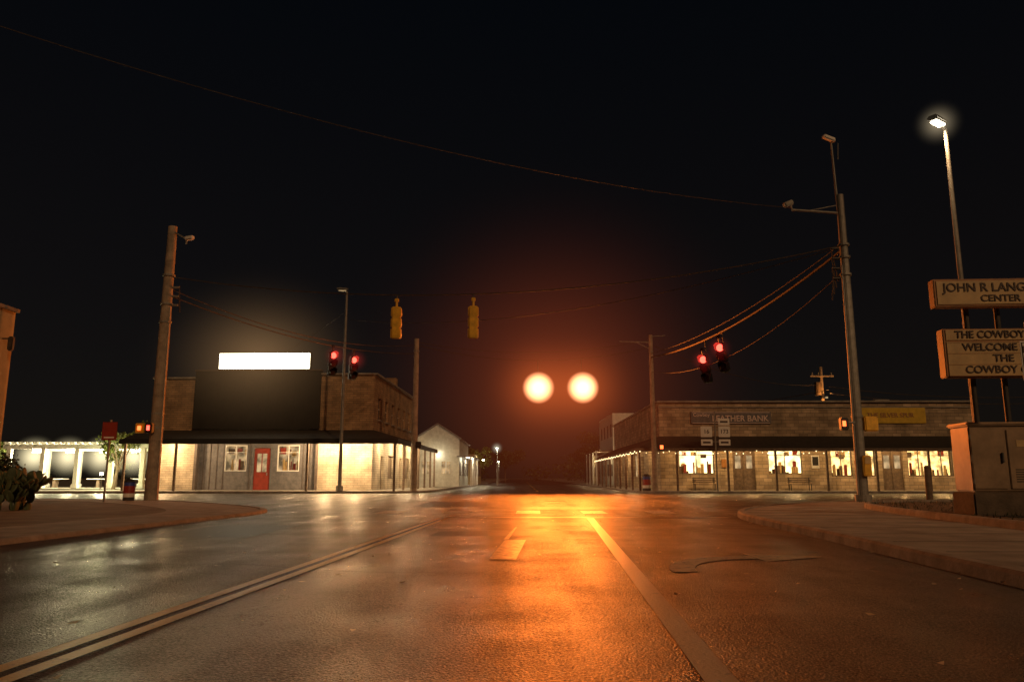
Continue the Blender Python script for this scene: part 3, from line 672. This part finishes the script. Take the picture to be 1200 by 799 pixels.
wire('overhead_wire',(-15.1,33,9.2),(-6.5,51.6,9.9),.9,.018)
wire('overhead_wire',(12.9,29,8.9),(9.4,51.3,8.0),1.3,.018); wire('overhead_wire',(-6.5,51.6,10.1),(9.4,51.3,10.2),.8,.018)
wire('overhead_wire',(12.9,29,9.9),(-10.9,51,11.5),1.2,.015); wire('overhead_wire',(-11.4,51,12),(-32,75,10),1.2,.018)
wire('overhead_wire',(9.4,51.3,9.9),(29,72,9.6),.9,.02); wire('overhead_wire',(29,70,9.2),(60,75,9.5),.9,.03); wire('overhead_wire',(29,70,8.6),(60,75,8.9),.9,.03); wire('overhead_wire',(29,70,8.9),(10,95,9.5),.9,.03)
UP=root('utility_pole',(29.2,72,0)); cyl('shaft',(0,0,0),(0,0,11.3),.2,M['polewood'],UP,.14); box('cross_arm',(0,-.15,10.4),(2.2,.12,.14),M['polewood'],UP); cyl('transformer',(-.45,-.2,8.6),(-.45,-.2,9.8),.32,M['pedestal'],UP)
for s in (-.9,-.3,.9): cyl('insulator',(s,-.15,10.5),(s,-.15,10.75),.06,M['grey'],UP)
light('pole_lamp','POINT',(0,-1.4,8.2),260,(1,.38,.08),UP,.1); cyl('pole_lamp_head',(0,-.9,8.4),(0,-.9,8.25),.12,M['Ewinc'],UP)

def street_lamp(loc,h,r,arm,em,power,col,spot=150,bloom=None):
    s=root('street_lamp',loc); cyl('pole',(0,0,0),(0,0,h),r,M['grey'],s,r*.55); cyl('base',(0,0,0),(0,0,.35),r*1.8,M['grey'],s)
    e=Vector((arm[0],arm[1],h+.15)); cyl('arm',(0,0,h-.05),tuple(e),r*.45,M['grey'],s)
    d=Vector((arm[0],arm[1],0)).normalized(); a=math.atan2(d.y,d.x)
    box('lamp_head',(e.x,e.y,e.z),(.75,.32,.16),M['darksteel'],s,.05,rz=a); box('lamp_glass',(e.x,e.y,e.z-.1),(.5,.22,.06),em,s,.02,rz=a)
    if power: light('lamp','SPOT',(e.x,e.y,e.z-.2),power,col,s,.2,rot=(0,0,0),spot=spot)
    if bloom: halo('lamp_bloom',(e.x,e.y,e.z-.1),bloom[0],bloom[1],s)
    return s
bloom_pale=bloom_mat('white_bloom',(1,.80,.5),.8,3.2)  # painted bloom at the street lamp head
street_lamp((13.25,22,.2),11.3,.1,(-.35,-.25),M['Ewhite'],600,(1,.60,.28),160,(.8,bloom_pale))
street_lamp((-11.3,51.2,.13),13.4,.13,(-.3,-.1),M['Ewinc'],0,(1,.8,.5))
street_lamp((-1.75,92,.1),4.3,.07,(-.05,-.2),M['Egreen'],250,(1,.9,.6),170,(.9,bloom_mat('far_lamp_bloom',(1,.95,.7),1.0,3)))  # far lamp gets its own painted bloom
street_lamp((-2.3,135,.1),3.6,.07,(-.05,-.2),M['Egreen'],200,(1,.9,.6),170)
hs=bloom_mat('sign_bloom',(1,.56,.24),.06,3.6); halo('sign_bloom',(-18,54,9.3),10,hs,tr,(1,.6,.8))  # bloom of the rooftop sign, painted as glowing volume

SG=root('marquee_sign',(12.35,19,.2),-.06)
for x in (-.72,.05,1.45): cyl('post',(x,.25,0),(x,.25,5.6),.07,M['darksteel'],SG)
box('upper_panel',(0,0,5.4),(3.3,.28,.72),M['signgold'],SG,.02); box('upper_face',(0,-.15,5.4),(3.16,.03,.6),M['signwhite'],SG)
text('upper_lettering','JOHN R LANGFORD',(0,-.175,5.52),.31,M['text'],SG,sx=1.02); text('upper_lettering_2','CENTER',(-.05,-.175,5.24),.24,M['text'],SG,sx=1.1)
box('marquee_panel',(.1,0,3.86),(3.3,.32,1.22),M['signgold'],SG,.02)
box('marquee_header',(.1,-.17,4.31),(3.16,.03,.26),M['signwhite'],SG); box('marquee_face',(.1,-.172,3.71),(3.16,.03,.86),M['signwhite'],SG)
text('header_lettering','THE COWBOY CAPITAL',(.1,-.2,4.31),.26,M['text'],SG,sx=.97)
for i,t in enumerate(('WELCOME TO','THE','COWBOY CAPITAL')): text('marquee_lettering_%d'%i,t,((-.22,-.15,.1)[i],-.2,3.99-i*.28),.26,M['text'],SG,sx=1.05)
for i in range(4): box('letter_track_%d'%i,(.1,-.19,4.12-i*.28),(3.16,.008,.012),M['signgold'],SG)
sp=root('road_sign',(10.4,15.2,.2)); cyl('post',(0,.05,0),(0,.05,3.9),.035,M['grey'],sp); box('panel',(.1,0,3.1),(.62,.02,.8),M['white'],sp,.008)
box('panel_border',(.1,-.014,3.1),(.56,.008,.74),M['text'],sp); box('panel_inner',(.1,-.02,3.1),(.53,.008,.71),M['white'],sp)
for i,t in enumerate(('RIGHT','TURN','ONLY')): text('lettering_%d'%i,t,(.1,-.03,3.32-i*.22),.19,M['text'],sp,ext=.002)

CB=root('traffic_control_cabinet',(10.6,17,.12),-.1)
box('pedestal',(0,0,.27),(1.55,1.0,.6),M['pedestal'],CB,.03); box('body',(0,0,1.28),(1.45,.85,1.4),M['cabinet'],CB,.03); box('top_cap',(0,0,2.02),(1.55,.95,.08),M['cabinet'],CB,.03)
box('door_left',(-.37,-.44,1.27),(.68,.03,1.25),M['cabinet'],CB,.012); box('door_right',(.37,-.44,1.27),(.68,.03,1.25),M['cabinet'],CB,.012)
box('handle',(-.1,-.48,1.3),(.04,.05,.22),M['darksteel'],CB,.01)
for k in range(6): box('vent_%d'%k,(.37,-.458,.8+k*.05),(.45,.012,.02),M['darksteel'],CB)
for z in (.8,1.3,1.75): cyl('hinge',(-.72,-.46,z-.05),(-.72,-.46,z+.05),.02,M['grey'],CB)
box('sticker',(.3,-.46,1.6),(.18,.006,.14),M['signwhite'],CB)
bo=root('wooden_bollard',(14.5,27.2,.2)); cyl('post',(0,0,0),(0,0,1.15),.11,M['wooddark'],bo,.1); cyl('cap',(0,0,1.15),(0,0,1.22),.12,M['wooddark'],bo,.06)
RS=root('route_marker_sign',(13.4,50.9,.13)); cyl('post',(0,.05,0),(0,.05,5.2),.05,M['grey'],RS)
for sx in (-.62,.62):
    for z,h in ((4.5,.45),(3.85,.7),(3.15,.4)):
        if sx<0 and z>4.2: continue
        box('panel',(sx*.95,0,z),(.75,.03,h),M['white'],RS,.02)
        if h>.6: text('route_number','16' if sx<0 else '173',(sx*.95,-.03,z),.38,M['text'],RS,ext=.003)
        else: box('panel_legend',(sx*.95,-.02,z),(.5,.01,.12),M['text'],RS)
box('cross_bar',(0,.03,4.0),(1.6,.03,.05),M['grey'],RS); box('cross_bar',(0,.03,3.2),(1.6,.03,.05),M['grey'],RS)
LS=root('traffic_sign',(-15.9,30.5,.06)); cyl('post',(0,.04,0),(0,.04,3.2),.04,M['grey'],LS); box('panel',(0,0,2.75),(.6,.02,.72),M['redpaint'],LS,.01); box('panel_band',(0,-.014,2.5),(.4,.006,.06),M['white'],LS)
def barrel(loc,s=1):
    b=root('trash_barrel',loc); b.scale=(s,s,s)
    for i,mm in enumerate((M['darksteel'],M['white'],M['redpaint'],M['redpaint'],M['bluepaint'])): cyl('stripe_%d'%i,(0,0,i*.19),(0,0,(i+1)*.19),.27+.015*math.sin(i*.8),mm,b,.27+.015*math.sin((i+1)*.8),20)
    cyl('rim',(0,0,.95),(0,0,.99),.3,M['darksteel'],b); cyl('lid',(0,0,.99),(0,0,1.12),.27,M['darksteel'],b,.12)
barrel((-15.85,32.4,.06),.8); barrel((8.95,51.9,.13))
CA=root('prickly_pear_cactus',(-14.7,23.2,.06)); bm=bmesh.new()
def pad(p,up,d):
    s=random.uniform(.13,.2); yaw=random.uniform(0,3.1)
    mt=Matrix.Translation(p+up*s)@up.to_track_quat('Z','Y').to_matrix().to_4x4()@Matrix.Rotation(yaw,4,'Z')@Matrix.Diagonal((s*.8,s*.18,s*1.1,1))
    bmesh.ops.create_uvsphere(bm,u_segments=10,v_segments=8,radius=1,matrix=mt)
    if d>0:
        for k in range(random.choice((1,2,2))): pad(p+up*s*1.9,(up+Vector((random.uniform(-.8,.8),random.uniform(-.8,.8),.25))).normalized(),d-1)
for i in range(14): pad(Vector((random.uniform(-.8,.5),random.uniform(-.6,.6),-.05)),Vector((random.uniform(-.3,.3),random.uniform(-.3,.3),1)).normalized(),3)
fin(bm,'pads',M['cactus'],CA,smooth=True)
bm=bmesh.new()
for i in range(18): leaves(bm,(random.uniform(-1.8,.8),random.uniform(-.6,.6),random.uniform(.2,1.4)),.4,90,.13)
fin(bm,'shrub',M['leafdark'],None,(-15.9,24.2,.1))

# ------------------------------------------------------------------ world: faint night sky with warm skyglow near the horizon
w=bpy.data.worlds.new("World"); scene.world=w; w.use_nodes=True; nt=w.node_tree
bg=nt.nodes['Background']; sky=nt.nodes.new('ShaderNodeTexSky'); sky.sky_type='NISHITA'; sky.sun_disc=False
sky.sun_elevation=R(26); sky.sun_rotation=R(152)
nt.links.new(sky.outputs[0],bg.inputs[0]); bg.inputs[1].default_value=.00035
tc=nt.nodes.new('ShaderNodeTexCoord'); sx=nt.nodes.new('ShaderNodeSeparateXYZ'); nt.links.new(tc.outputs['Generated'],sx.inputs[0])
rp=nt.nodes.new('ShaderNodeValToRGB'); nt.links.new(sx.outputs[2],rp.inputs[0])
rp.color_ramp.elements[0].position=0.0; rp.color_ramp.elements[0].color=(.0050,.0030,.0020,1)
rp.color_ramp.elements[1].position=.6; rp.color_ramp.elements[1].color=(.0008,.0014,.0022,1)
b2=nt.nodes.new('ShaderNodeBackground'); nt.links.new(rp.outputs[0],b2.inputs[0]); b2.inputs[1].default_value=1.0
ad=nt.nodes.new('ShaderNodeAddShader'); nt.links.new(bg.outputs[0],ad.inputs[0]); nt.links.new(b2.outputs[0],ad.inputs[1])
nt.links.new(ad.outputs[0],nt.nodes['World Output'].inputs[0])
sun=bpy.data.lights.new('warm_fill_sun','SUN'); sun.energy=.66; sun.angle=R(2); sun.color=(1,.56,.26)  # added warm fill standing in for unseen street lighting, not moonlight
so_=bpy.data.objects.new('warm_fill_sun',sun); link(so_); so_.rotation_euler=(R(64),0,R(28))

cam=bpy.data.cameras.new('Camera'); cam.lens=27; cam.sensor_width=36; cam.clip_end=3000; cam.clip_start=.1
co=bpy.data.objects.new('Camera',cam); link(co); co.location=(0,0,1.0); co.rotation_euler=(R(90+10.08),0,0)
scene.camera=co
scene.view_settings.view_transform='Standard'; scene.view_settings.look='None'; scene.view_settings.exposure=0
